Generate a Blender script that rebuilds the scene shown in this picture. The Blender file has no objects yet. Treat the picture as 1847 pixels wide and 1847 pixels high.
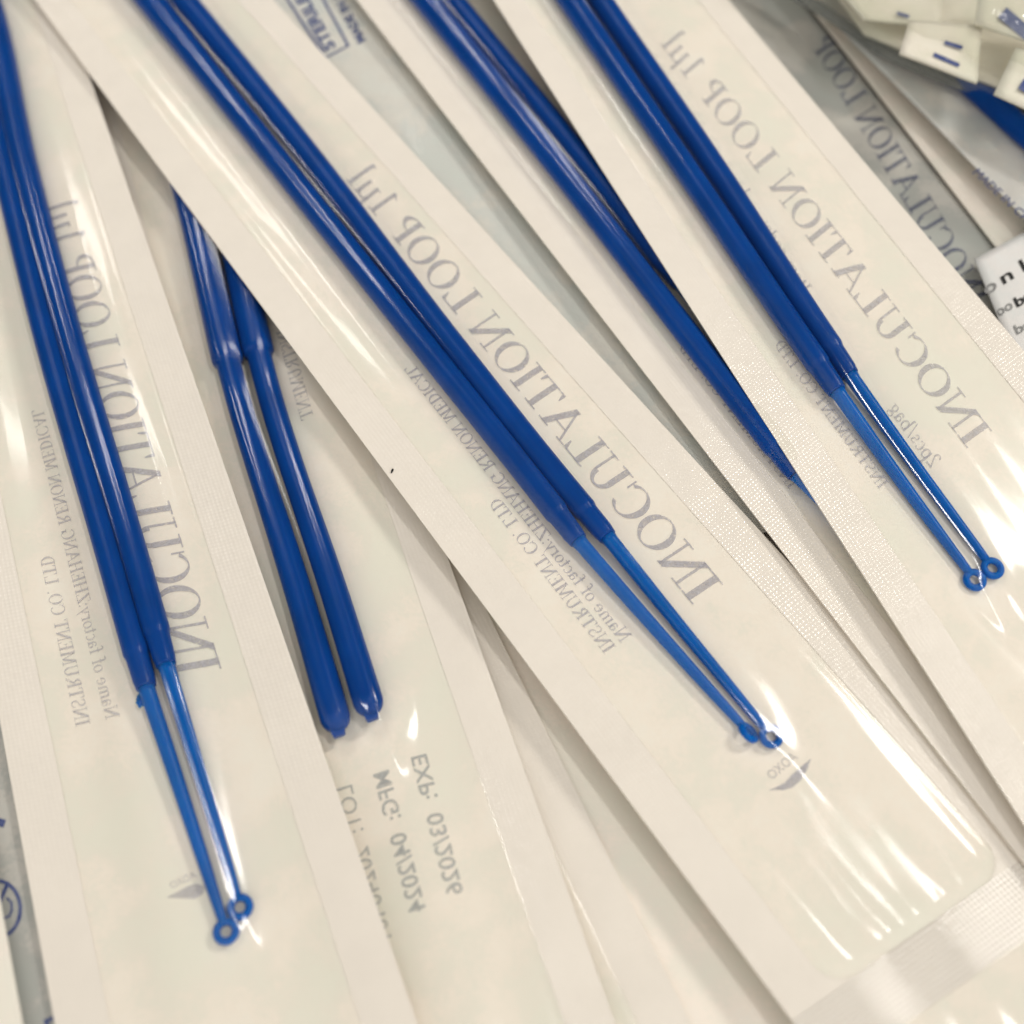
import bpy, math, random
import numpy as np
from mathutils import Vector, Matrix

SC = bpy.context.scene
COL = SC.collection
MM = 0.001

# ------------------------------------------------------------------ camera
F_PX, THETA, DIST = 2100.0, math.radians(29.5), 0.1365
CAM = np.array([0.0, -DIST * math.sin(THETA), DIST * math.cos(THETA)])
FWD = np.array([0.0, math.sin(THETA), -math.cos(THETA)])
UPV = np.array([0.0, math.cos(THETA), math.sin(THETA)])
cam_d = bpy.data.cameras.new('camera')
cam_d.sensor_width = 36.0
cam_d.lens = 36.0 * F_PX / 1847.0
cam_d.clip_start, cam_d.clip_end = 0.005, 20.0
cam_d.dof.use_dof = True
cam_d.dof.focus_distance = 0.1315
cam_d.dof.aperture_fstop = 14.0
cam = bpy.data.objects.new('camera', cam_d)
cam.location = CAM
cam.rotation_euler = (THETA, 0, 0)
COL.objects.link(cam)
SC.camera = cam

# ------------------------------------------------------------------ world, lamps, exposure
W = bpy.data.worlds.new('World')
SC.world = W
W.use_nodes = True
# a dim room: pale walls behind the camera, a darker ceiling ahead
wt = W.node_tree
bg = wt.nodes['Background']
_tc = wt.nodes.new('ShaderNodeTexCoord')
_sp = wt.nodes.new('ShaderNodeSeparateXYZ')
wt.links.new(_tc.outputs['Generated'], _sp.inputs[0])
_mr = wt.nodes.new('ShaderNodeMapRange')
_mr.inputs['From Min'].default_value = -0.5
_mr.inputs['From Max'].default_value = 0.15
_mr.inputs['To Min'].default_value = 1.26
_mr.inputs['To Max'].default_value = 0.03
wt.links.new(_sp.outputs[1], _mr.inputs[0])
bg.inputs[0].default_value = (1.0, 0.955, 0.88, 1)
wt.links.new(_mr.outputs[0], bg.inputs[1])

def area(name, direction, dist, sx, sy, power, color, along=None):
    d = bpy.data.lights.new(name, 'AREA')
    d.shape = 'RECTANGLE'
    d.size, d.size_y, d.energy, d.color = sx, sy, power, color
    o = bpy.data.objects.new(name, d)
    v = Vector(direction).normalized()
    o.location = v * dist
    ax = Vector(along or (1, 0, 0))
    ax = (ax - v * ax.dot(v)).normalized()
    ay = v.cross(ax)
    m = Matrix((ax, ay, v)).transposed()
    o.rotation_euler = m.to_euler()
    COL.objects.link(o)
    return o

area('ceiling_panel_lamp', (0.60, 0.40, 0.69), 1.3, 0.22, 0.16, 6.0, (1.0, 0.95, 0.87))
area('ceiling_tube_lamp', (-0.36, 0.50, 0.80), 1.3, 0.44, 0.06, 1.4, (1.0, 0.96, 0.90))
area('ceiling_tube_lamp', (-0.30, 0.66, 0.70), 1.4, 0.44, 0.06, 1.4, (1.0, 0.96, 0.90))
area('ceiling_tube_lamp', (0.33, 0.0, 0.945), 1.3, 0.34, 0.08, 3.4, (1.0, 0.97, 0.93), along=(0.5, -0.87, 0))

SC.view_settings.view_transform = 'Standard'
SC.view_settings.look = 'None'
SC.view_settings.exposure = 0.0
SC.view_settings.gamma = 1.0
SC.view_settings.use_curve_mapping = False
SC.cycles.use_denoising = True
SC.cycles.max_bounces = 7
SC.cycles.transparent_max_bounces = 24
SC.cycles.use_adaptive_sampling = True
SC.cycles.adaptive_threshold = 0.03
SC.cycles.caustics_reflective = False
SC.cycles.sample_clamp_indirect = 4.0

# ------------------------------------------------------------------ pixel -> place
def at(px, py, z):
    r = FWD + np.array([1.0, 0, 0]) * ((px - 923.5) / F_PX) + UPV * ((923.5 - py) / F_PX)
    k = (z - CAM[2]) / r[2]
    return CAM + r * k

# ------------------------------------------------------------------ materials
def new_mat(name):
    m = bpy.data.materials.new(name)
    m.use_nodes = True
    nt = m.node_tree
    nt.nodes.clear()
    out = nt.nodes.new('ShaderNodeOutputMaterial')
    return m, nt, out

def N(nt, kind, **kw):
    n = nt.nodes.new(kind)
    for k, v in kw.items():
        if k.startswith('i_'):
            n.inputs[k[2:].replace('_', ' ')].default_value = v
        else:
            setattr(n, k, v)
    return n

def math_node(nt, op, a, b=None, clamp=False):
    n = nt.nodes.new('ShaderNodeMath')
    n.operation = op
    n.use_clamp = clamp
    for i, v in enumerate((a, b)):
        if v is None:
            continue
        if isinstance(v, (int, float)):
            n.inputs[i].default_value = v
        else:
            nt.links.new(v, n.inputs[i])
    return n.outputs[0]

def noise(nt, scale, detail=3.0, rough=0.55, vec=None):
    n = N(nt, 'ShaderNodeTexNoise')
    n.inputs['Scale'].default_value = scale
    n.inputs['Detail'].default_value = detail
    n.inputs['Roughness'].default_value = rough
    if vec is not None:
        nt.links.new(vec, n.inputs['Vector'])
    return n.outputs['Fac']

def ramp(nt, fac, stops):
    r = nt.nodes.new('ShaderNodeValToRGB')
    e = r.color_ramp.elements
    while len(e) < len(stops):
        e.new(0.5)
    for el, (p, c) in zip(e, stops):
        el.position = p
        el.color = (*c, 1)
    nt.links.new(fac, r.inputs[0])
    return r.outputs[0]

def paper_mat(name, lo, hi, rough=0.6):
    m, nt, out = new_mat(name)
    tc = N(nt, 'ShaderNodeTexCoord')
    uv = N(nt, 'ShaderNodeUVMap')
    n1 = noise(nt, 220.0, 4.0, 0.6, tc.outputs['Object'])
    n0 = noise(nt, 95.0, 2.0, 0.5, tc.outputs['Object'])
    ng = noise(nt, 2400.0, 2.0, 0.6, tc.outputs['Object'])
    n1 = math_node(nt, 'ADD', math_node(nt, 'MULTIPLY', n1, 0.4), math_node(nt, 'MULTIPLY', n0, 0.6))
    n1 = math_node(nt, 'ADD', n1, math_node(nt, 'MULTIPLY', math_node(nt, 'SUBTRACT', ng, 0.5), 0.22))
    gr = (lo[0] * 0.985, lo[1] * 1.012, lo[2] * 1.005)
    pk = (hi[0], hi[1] * 0.975, hi[2] * 0.965)
    col = ramp(nt, n1, [(0.36, gr), (0.47, lo), (0.54, pk), (0.63, hi)])
    b = N(nt, 'ShaderNodeBsdfPrincipled')
    nt.links.new(col, b.inputs['Base Color'])
    b.inputs['Roughness'].default_value = rough
    b.inputs['Specular IOR Level'].default_value = 0.25
    n2 = noise(nt, 1500.0, 4.0, 0.6, tc.outputs['Object'])
    n3 = noise(nt, 130.0, 3.0, 0.5, tc.outputs['Object'])
    h = math_node(nt, 'ADD', math_node(nt, 'MULTIPLY', n2, 0.12), math_node(nt, 'MULTIPLY', n3, 1.0))
    bp = N(nt, 'ShaderNodeBump')
    bp.inputs['Strength'].default_value = 0.35
    bp.inputs['Distance'].default_value = 0.0004
    nt.links.new(h, bp.inputs['Height'])
    nt.links.new(bp.outputs[0], b.inputs['Normal'])
    nt.links.new(b.outputs[0], out.inputs[0])
    return m

def seal_mat(name, base, hatch=1.0, rough=0.12, base_hatch=0.004, coat=0.4):
    m, nt, out = new_mat(name)
    uv = N(nt, 'ShaderNodeUVMap')
    sep = N(nt, 'ShaderNodeSeparateXYZ')
    nt.links.new(uv.outputs[0], sep.inputs[0])
    tc = N(nt, 'ShaderNodeTexCoord')
    wob = noise(nt, 90.0, 2.0, 0.5, tc.outputs['Object'])
    k = 2 * math.pi / 0.46
    u = math_node(nt, 'ADD', math_node(nt, 'MULTIPLY', sep.outputs[0], k), math_node(nt, 'MULTIPLY', wob, 2.0))
    v = math_node(nt, 'ADD', math_node(nt, 'MULTIPLY', sep.outputs[1], k), math_node(nt, 'MULTIPLY', wob, 1.3))
    su = math_node(nt, 'SINE', u)
    sv = math_node(nt, 'SINE', v)
    grid = math_node(nt, 'ADD', su, math_node(nt, 'MULTIPLY', sv, 0.75))
    big = noise(nt, 160.0, 3.0, 0.55, tc.outputs['Object'])
    b = N(nt, 'ShaderNodeBsdfPrincipled')
    n1 = noise(nt, 150.0, 3.0, 0.6, tc.outputs['Object'])
    col = ramp(nt, n1, [(0.35, tuple(c * 0.97 for c in base)), (0.65, base)])
    nt.links.new(col, b.inputs['Base Color'])
    b.inputs['Roughness'].default_value = 0.6
    b.inputs['Specular IOR Level'].default_value = 0.1
    b.inputs['Coat Weight'].default_value = coat
    b.inputs['Coat Roughness'].default_value = rough
    b.inputs['Coat IOR'].default_value = 1.55
    def bump(kg, kb, link):
        h = math_node(nt, 'ADD', math_node(nt, 'MULTIPLY', grid, kg), math_node(nt, 'MULTIPLY', big, kb))
        bp = N(nt, 'ShaderNodeBump')
        bp.inputs['Strength'].default_value = 1.0
        bp.inputs['Distance'].default_value = 0.00030
        nt.links.new(h, bp.inputs['Height'])
        nt.links.new(bp.outputs[0], b.inputs[link])
    bump(0.05 * hatch, 0.9 if hatch >= 1 else 0.5, 'Coat Normal')
    bump(base_hatch, 0.5, 'Normal')
    nt.links.new(b.outputs[0], out.inputs[0])
    return m

def film_mat(name, tint=(0.995, 0.997, 0.985), haze=0.002, rough=0.115, refl=0.6, bump=0.025, hazecol=(0.8, 0.8, 0.76)):
    m, nt, out = new_mat(name)
    geo = N(nt, 'ShaderNodeNewGeometry')
    uv = N(nt, 'ShaderNodeUVMap')
    mp = N(nt, 'ShaderNodeMapping')
    mp.inputs['Scale'].default_value = (0.9, 0.10, 1.0)
    nt.links.new(uv.outputs[0], mp.inputs['Vector'])
    nz = noise(nt, 1.0, 4.0, 0.55, mp.outputs[0])
    mp2 = N(nt, 'ShaderNodeMapping')
    mp2.inputs['Scale'].default_value = (2.6, 0.9, 1.0)
    nt.links.new(uv.outputs[0], mp2.inputs['Vector'])
    nz2 = noise(nt, 1.0, 3.0, 0.5, mp2.outputs[0])
    hh = math_node(nt, 'ADD', nz, math_node(nt, 'MULTIPLY', nz2, 0.10))
    bp = N(nt, 'ShaderNodeBump')
    bp.inputs['Strength'].default_value = bump
    bp.inputs['Distance'].default_value = 0.0004
    nt.links.new(hh, bp.inputs['Height'])
    # Schlick reflectance, the same from both sides of the sheet
    dot = N(nt, 'ShaderNodeVectorMath', operation='DOT_PRODUCT')
    nt.links.new(geo.outputs['Incoming'], dot.inputs[0])
    nt.links.new(bp.outputs[0], dot.inputs[1])
    c = math_node(nt, 'ABSOLUTE', dot.outputs['Value'])
    om = math_node(nt, 'SUBTRACT', 1.0, c, clamp=True)
    p5 = math_node(nt, 'POWER', om, 5.0)
    fr = math_node(nt, 'MULTIPLY', math_node(nt, 'ADD', 0.05, math_node(nt, 'MULTIPLY', p5, 0.9)), refl, clamp=True)
    tr = N(nt, 'ShaderNodeBsdfTransparent')
    tr.inputs[0].default_value = (*tint, 1)
    df = N(nt, 'ShaderNodeBsdfDiffuse')
    df.inputs[0].default_value = (*hazecol, 1)
    gl = N(nt, 'ShaderNodeBsdfGlossy')
    gl.inputs['Color'].default_value = (1, 1, 1, 1)
    gl.inputs['Roughness'].default_value = rough
    nt.links.new(bp.outputs[0], gl.inputs['Normal'])
    m1 = N(nt, 'ShaderNodeMixShader')
    m1.inputs[0].default_value = haze
    nt.links.new(tr.outputs[0], m1.inputs[1])
    nt.links.new(df.outputs[0], m1.inputs[2])
    m2 = N(nt, 'ShaderNodeMixShader')
    nt.links.new(fr, m2.inputs[0])
    nt.links.new(m1.outputs[0], m2.inputs[1])
    nt.links.new(gl.outputs[0], m2.inputs[2])
    nt.links.new(m2.outputs[0], out.inputs[0])
    return m

def plastic_mat(name, col, sss=0.35, rough=0.3):
    m, nt, out = new_mat(name)
    tc = N(nt, 'ShaderNodeTexCoord')
    b = N(nt, 'ShaderNodeBsdfPrincipled')
    n1 = noise(nt, 180.0, 3.0, 0.5, tc.outputs['Object'])
    c = ramp(nt, n1, [(0.3, tuple(x * 0.9 for x in col)), (0.7, tuple(min(1, x * 1.08) for x in col))])
    nt.links.new(c, b.inputs['Base Color'])
    b.inputs['Roughness'].default_value = rough
    b.inputs['Subsurface Weight'].default_value = sss
    b.inputs['Subsurface Radius'].default_value = (0.15, 0.5, 1.0)
    b.inputs['Subsurface Scale'].default_value = 0.0012
    b.inputs['Specular IOR Level'].default_value = 0.14
    n2 = noise(nt, 900.0, 3.0, 0.5, tc.outputs['Object'])
    bp = N(nt, 'ShaderNodeBump')
    bp.inputs['Strength'].default_value = 0.15
    bp.inputs['Distance'].default_value = 0.0001
    nt.links.new(n2, bp.inputs['Height'])
    nt.links.new(bp.outputs[0], b.inputs['Normal'])
    nt.links.new(b.outputs[0], out.inputs[0])
    return m

def ink_mat(name, col, paper, vary=0.35, rough=0.7, gaps=0.0):
    m, nt, out = new_mat(name)
    tc = N(nt, 'ShaderNodeTexCoord')
    n1 = noise(nt, 900.0, 4.0, 0.65, tc.outputs['Object'])
    hi = tuple(a * (1 - vary) + b * vary for a, b in zip(col, paper))
    c = ramp(nt, n1, [(0.35, col), (0.68, hi)])
    b = N(nt, 'ShaderNodeBsdfPrincipled')
    nt.links.new(c, b.inputs['Base Color'])
    b.inputs['Roughness'].default_value = rough
    b.inputs['Specular IOR Level'].default_value = 0.2
    if gaps:
        n2 = noise(nt, 2600.0, 3.0, 0.7, tc.outputs['Object'])
        al = math_node(nt, 'ADD', math_node(nt, 'MULTIPLY', n2, 1.6), math_node(nt, 'MULTIPLY', n1, 1.0))
        al = math_node(nt, 'SUBTRACT', al, 0.62 + gaps, clamp=True)
        nt.links.new(al, b.inputs['Alpha'])
    nt.links.new(b.outputs[0], out.inputs[0])
    return m

CREAM = (0.80, 0.745, 0.67)
M_PAPER = paper_mat('medical_paper', (0.815, 0.77, 0.685), (0.87, 0.815, 0.735))
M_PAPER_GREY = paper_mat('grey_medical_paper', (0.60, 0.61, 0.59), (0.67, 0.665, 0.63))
M_SEAL = seal_mat('heat_seal', CREAM, 1.0)
M_SEAL_END = seal_mat('end_heat_seal', CREAM, 0.9, 0.10, base_hatch=0.16, coat=1.0)
M_FILM = film_mat('clear_film')
M_FILM_BAG = film_mat('bag_film', tint=(0.93, 0.93, 0.90), haze=0.10, rough=0.12, hazecol=(0.7, 0.72, 0.68))
M_BLUE = plastic_mat('blue_plastic', (0.0, 0.049, 0.262))
M_BLUE_NECK = plastic_mat('thin_blue_plastic', (0.0, 0.105, 0.41), sss=0.5)
M_INK_BACK = ink_mat('ink_seen_through_paper', (0.43, 0.42, 0.485), (0.72, 0.70, 0.69), gaps=0.04)
M_INK_BACK_PALE = ink_mat('pale_ink_seen_through_paper', (0.49, 0.475, 0.52), (0.77, 0.74, 0.70), gaps=0.04)
M_INK_GREY = ink_mat('grey_stamp_ink', (0.40, 0.42, 0.44), (0.68, 0.66, 0.61), gaps=0.02)
M_INK_BLUE = ink_mat('navy_ink', (0.045, 0.07, 0.22), (0.30, 0.32, 0.42))
M_INK_HAZE = ink_mat('hazed_blue_ink', (0.10, 0.115, 0.20), (0.30, 0.31, 0.36), 0.5, gaps=0.04)  # haze of frosted plastic over the far letters is put into the ink
M_INK_BLACK = ink_mat('black_ink', (0.02, 0.02, 0.02), (0.1, 0.1, 0.1), 0.2)
M_INK_BLUR = ink_mat('film_hazed_label_ink', (0.20, 0.20, 0.20), (0.5, 0.5, 0.48), 0.3)  # black letters greyed in colour, standing in for hazy film over them
M_PAPER_SHADE = paper_mat('shade_toned_grey_paper', (0.42, 0.425, 0.40), (0.52, 0.515, 0.48))  # grey paper with shade painted into its tone, for pouches lying in shadow
M_LABEL = paper_mat('label_paper', (0.66, 0.66, 0.65), (0.70, 0.70, 0.69), 0.5)
M_CARD = paper_mat('card_paper', (0.74, 0.71, 0.60), (0.80, 0.77, 0.68))
M_TABLE = paper_mat('tabletop_laminate', (0.22, 0.20, 0.165), (0.26, 0.24, 0.20), 0.45)

# ------------------------------------------------------------------ object helpers
def mesh_obj(name, V, Fc, mat, parent=None, smooth=True, uv=None):
    me = bpy.data.meshes.new(name)
    me.from_pydata([tuple(map(float, v)) for v in V], [], [tuple(map(int, f)) for f in Fc])
    me.materials.append(mat)
    if smooth:
        me.polygons.foreach_set('use_smooth', [True] * len(me.polygons))
    if uv is not None:
        lay = me.uv_layers.new(name='UVMap')
        idx = np.empty(len(me.loops), dtype=np.int32)
        me.loops.foreach_get('vertex_index', idx)
        lay.data.foreach_set('uv', np.asarray(uv, dtype=np.float32)[idx].ravel())
    me.update()
    o = bpy.data.objects.new(name, me)
    COL.objects.link(o)
    if parent is not None:
        o.parent = parent
        o.matrix_parent_inverse = parent.matrix_basis.inverted()
    return o

def thing(name, label, cat, loc, group=None):
    o = bpy.data.objects.new(name, None)
    o.empty_display_size = 0.005
    o.location = [float(x) for x in loc]
    o['label'], o['category'] = label, cat
    if group:
        o['group'] = group
    COL.objects.link(o)
    return o

def thicken(o, t):
    md = o.modifiers.new('thickness', 'SOLIDIFY')
    md.thickness = t
    md.offset = -1.0

def grid_faces(nr, nc, base=0):
    return [(base + r * nc + c, base + (r + 1) * nc + c, base + (r + 1) * nc + c + 1, base + r * nc + c + 1)
            for r in range(nr - 1) for c in range(nc - 1)]

# ------------------------------------------------------------------ a pouch's sheet as a surface
class Sheet:
    """four corners (pixel, height in mm); t runs along the pouch, s across it"""
    def __init__(self, tl, tr, br, bl, seed=0, ripple=0.12, curl=0.0):
        self.c = [at(p[0], p[1], p[2] * MM) for p in (tl, tr, br, bl)]
        tl, tr, br, bl = self.c
        self.len = np.linalg.norm((bl + br) / 2 - (tl + tr) / 2) / MM
        self.wid = np.linalg.norm((tr + br) / 2 - (tl + bl) / 2) / MM
        rng = random.Random(seed)
        self.waves = [(ripple * rng.uniform(0.3, 1.0), rng.uniform(0.1, 0.5), rng.uniform(0.9, 2.6), rng.uniform(0, 6.3))
                      for _ in range(4)]
        self.folds = [(ripple * rng.uniform(0.35, 0.8), rng.uniform(2.2, 4.6), rng.uniform(-0.8, 0.8), rng.uniform(0, 6.3)) for _ in range(3)]
        self.curl = curl or 0.12

    def S(self, t, s):
        tl, tr, br, bl = self.c
        t = np.asarray(t, float); s = np.asarray(s, float)
        p = (tl * ((1 - t) * (1 - s))[..., None] + tr * ((1 - t) * s)[..., None]
             + br * (t * s)[..., None] + bl * (t * (1 - s))[..., None])
        z = 0
        for a, ft, fs, ph in self.waves:
            z = z + a * np.sin(2 * math.pi * (ft * t * 3 + fs * s) + ph)
        for a, fs, ft, ph in self.folds:
            z = z + a * np.sin(2 * math.pi * (fs * s + ft * t) + ph) * np.sin(math.pi * np.clip(s, 0, 1)) ** 2
        z = z + self.curl * (2 * s - 1) ** 2
        p = p.copy()
        p[..., 2] += z * MM
        return p

    def inv(self, x, y):
        t = s = 0.5
        e = 1e-4
        for _ in range(12):
            p = self.S(t, s)
            a = (self.S(t + e, s) - p) / e
            b = (self.S(t, s + e) - p) / e
            J = np.array([[a[0], b[0]], [a[1], b[1]]])
            d = np.linalg.solve(J, [x - p[0], y - p[1]])
            t, s = t + d[0], s + d[1]
        return t, s

    def px(self, px, py, dz=0.0):
        """local (t, s) of the place dz mm above the sheet seen at a pixel"""
        z = self.S(0.5, 0.5)[2] + dz * MM
        for _ in range(8):
            q = at(px, py, z)
            t, s = self.inv(q[0], q[1])
            z = self.S(t, s)[2] + dz * MM
        return t, s

    def place(self, px, py, dz):
        t, s = self.px(px, py, dz)
        p = self.S(t, s)
        p[2] += dz * MM
        return p

def smooth_chain(P, n):
    P = np.asarray(P, float)
    d = np.r_[0, np.cumsum(np.linalg.norm(np.diff(P[:, :3], axis=0), axis=1))]
    q = np.linspace(0, d[-1], n)
    # Catmull-like cubic through the points
    m = np.gradient(P, d, axis=0)
    out = []
    for x in q:
        i = min(max(np.searchsorted(d, x) - 1, 0), len(d) - 2)
        h = d[i + 1] - d[i]
        u = (x - d[i]) / h
        out.append((2*u**3-3*u**2+1)*P[i] + (u**3-2*u**2+u)*h*m[i] + (-2*u**3+3*u**2)*P[i+1] + (u**3-u**2)*h*m[i+1])
    return np.array(out)

def tube(name, pts, rad, mat, parent, seg=36, caps=True, line=0.0):
    pts = np.asarray(pts, float)
    n = len(pts)
    V, Fc = [], []
    tan = np.gradient(pts, axis=0)
    tan /= np.linalg.norm(tan, axis=1)[:, None]
    for i in range(n):
        a = np.cross(tan[i], [0, 0, 1.0]); a /= np.linalg.norm(a)
        b = np.cross(a, tan[i])
        for k in range(seg):
            w = 2 * math.pi * k / seg
            rr = rad[i] + (line if k in (11, 29) else 0.0)
            V.append(pts[i] + rr * (math.cos(w) * a + math.sin(w) * b))
    for i in range(n - 1):
        for k in range(seg):
            k2 = (k + 1) % seg
            Fc.append((i * seg + k, i * seg + k2, (i + 1) * seg + k2, (i + 1) * seg + k))
    if caps:
        Fc.append(tuple(range(seg))[::-1])
        Fc.append(tuple((n - 1) * seg + k for k in range(seg)))
    return mesh_obj(name, V, Fc, mat, parent)

# ------------------------------------------------------------------ inoculating loops
LOOPS = {}
def handle_radius(d):
    return np.interp(d, [0, 0.7, 0.9, 3.6, 4.2, 22, 60, 92, 125], [1.05, 1.13, 1.17, 1.26, 1.42, 1.49, 1.62, 1.78, 2.2]) * MM

def loop_front(sheet, handle_px, ring_px, label, lift=0.0, ring_tilt=None, flash=None, group='blue inoculating loops in the pouches', rscale=1.0):
    """handle_px: pixels from the frame's top down to the collar; ring_px: centre of the ring"""
    P = []
    for (x, y) in handle_px:
        P.append(sheet.place(x, y, 1.55 + lift))
    P = smooth_chain(P, 90)
    dd = np.r_[0, np.cumsum(np.linalg.norm(np.diff(P, axis=0), axis=1))]
    d_from = (dd[-1] - dd) / MM
    # denser rows near the collar
    fine = np.array([8, 6, 5, 4.25, 4.15, 3.6, 3.5, 2, 0.95, 0.85, 0.5, 0.2, 0.0])
    q = np.sort(np.r_[d_from[d_from > 9], fine])[::-1]
    pts = np.array([[np.interp(x, d_from[::-1], P[::-1, k]) for k in range(3)] for x in q])
    rad = handle_radius(q) * rscale
    root = thing('inoculating_loop', label, 'lab loop', pts[-1], group)
    tube('handle', pts, rad, M_BLUE, root, line=0.03 * MM)
    ring_c = sheet.place(ring_px[0], ring_px[1], 0.62 + lift * 0.5)
    a = pts[-1]
    L = ring_c - a
    Ln = L / np.linalg.norm(L)
    side = np.cross(Ln, [0, 0, 1.0]); side /= np.linalg.norm(side)
    R, r = 0.90 * MM, 0.38 * MM
    k = np.linspace(0, 1, 40)
    end = ring_c - Ln * (R)
    pts2 = a + (end - a) * k[:, None] - np.array([0, 0, 1.0]) * (0.25 * MM * np.sin(math.pi * k))[:, None]
    rad2 = np.interp(k, [0, 0.015, 0.3, 0.75, 0.93, 1.0], [0.95, 0.85, 0.77, 0.62, 0.52, 0.44]) * MM
    tube('neck', pts2, rad2, M_BLUE_NECK, root, 16)
    # ring: a torus
    nrm = np.cross(side, Ln); nrm /= np.linalg.norm(nrm)
    if ring_tilt:
        ca, sa = math.cos(ring_tilt), math.sin(ring_tilt)
        side, nrm = side * ca + nrm * sa, nrm * ca - side * sa
    V, Fc = [], []
    n1, n2 = 40, 14
    for i in range(n1):
        w = 2 * math.pi * i / n1
        e = math.cos(w) * Ln + math.sin(w) * side
        for j in range(n2):
            u = 2 * math.pi * j / n2
            V.append(ring_c + e * (R + r * math.cos(u)) + nrm * r * math.sin(u))
    for i in range(n1):
        for j in range(n2):
            Fc.append((i*n2+j, ((i+1) % n1)*n2+j, ((i+1) % n1)*n2+(j+1) % n2, i*n2+(j+1) % n2))
    mesh_obj('ring', V, Fc, M_BLUE_NECK, root)
    if flash:
        q0 = sheet.place(flash[0], flash[1], 1.0)
        V, Fc = [], []
        rng = random.Random(3)
        n = 14
        for layer in (-0.12, 0.12):
            for i in range(n):
                w = 2 * math.pi * i / n
                rr = rng.uniform(0.35, 0.75) * MM
                V.append(q0 + np.array([math.cos(w) * rr, math.sin(w) * rr * 1.3, layer * MM]))
        Fc = [tuple(range(n))[::-1], tuple(range(n, 2 * n))] + [(i, (i + 1) % n, n + (i + 1) % n, n + i) for i in range(n)]
        mesh_obj('mould_flash', V, Fc, M_BLUE_NECK, root)
    return root, [(p, rr) for p, rr in zip(pts, rad)] + [(p, rr) for p, rr in zip(pts2, rad2)] + [(ring_c + Ln * R, 0.4 * MM)]

def loop_tail(sheet, px, collar_px, label, nub=True, group='blue inoculating loops in the pouches', lift=0.0):
    """a loop lying the other way round: px runs from the frame's top to the rounded tail"""
    P = smooth_chain([sheet.place(x, y, 1.75 + lift) for (x, y) in px], 120)
    c = sheet.place(collar_px[0], collar_px[1], 1.75)
    dd = np.r_[0, np.cumsum(np.linalg.norm(np.diff(P, axis=0), axis=1))] / MM
    ic = int(np.argmin(np.linalg.norm(P - c, axis=1)))
    dc = dd[ic]
    L = dd[-1]
    q = np.sort(np.r_[dd[(dd < L - 3)], dc - 0.9, dc - 0.5, dc - 0.1, dc + 0.3, dc + 0.6, L - np.array([2.6, 2.0, 1.5, 1.0, 0.6, 0.3, 0.12, 0.02])])
    pts = np.array([[np.interp(x, dd, P[:, k]) for k in range(3)] for x in q])
    rad = np.interp(q, [0, dc - 0.6, dc - 0.1, dc + 0.3, dc + 20, L - 2.6], [2.1, 1.95, 1.85, 1.5, 1.46, 1.6])
    e = np.clip((L - q) / 1.75, 0, 1)
    rad = rad * np.sqrt(np.clip(1 - (1 - e) ** 2, 0.02, 1)) * MM
    root = thing('inoculating_loop', label, 'lab loop', pts[-1], group)
    tube('handle', pts, rad, M_BLUE, root, line=0.03 * MM)
    if nub:
        t = pts[-1] - pts[-8]; t /= np.linalg.norm(t)
        a = np.cross(t, [0, 0, 1.0]); a /= np.linalg.norm(a)
        b = np.cross(a, t)
        V = []
        for k, w in ((-0.9, 0.75), (0.25, 0.68), (0.5, 0.5)):
            for sx, sy in ((-1, -0.7), (1, -0.7), (1, 0.7), (-1, 0.7)):
                V.append(pts[-1] + t * k * MM + a * (sx * w + 0.1) * MM + b * sy * w * MM)
        Fc = [(0, 1, 2, 3)[::-1], (8, 9, 10, 11)]
        for r in range(2):
            for k in range(4):
                Fc.append((r*4+k, r*4+(k+1) % 4, (r+1)*4+(k+1) % 4, (r+1)*4+k))
        mesh_obj('gate_stub', V, Fc, M_BLUE, root, smooth=False)
    return root, list(zip(pts, rad))

# ------------------------------------------------------------------ lettering (a small serif face made of strokes)
def rect(x0, y0, x1, y1):
    return [[(x0, y0), (x1, y0), (x1, y1), (x0, y1)]]
def bar(x0, y0, x1, y1, w):
    return [[(x0 - w/2, y0), (x0 + w/2, y0), (x1 + w/2, y1), (x1 - w/2, y1)]]
def srf(x, y, w=0.30, up=True):
    h = 0.04
    y0 = y if up else y - h
    return rect(x - w/2, y0, x + w/2, y0 + h)
def arc(cx, cy, rx, ry, a0, a1, thick, thin, n=None):
    n = n or max(6, int(abs(a1 - a0) / 12))
    out = []
    pr = None
    for i in range(n + 1):
        w = math.radians(a0 + (a1 - a0) * i / n)
        o = (cx + rx * math.cos(w), cy + ry * math.sin(w))
        q = (cx + (rx - thick) * math.cos(w), cy + (ry - thin) * math.sin(w))
        if pr:
            out.append([pr[0], o, q, pr[1]])
        pr = (o, q)
    return out

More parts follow.
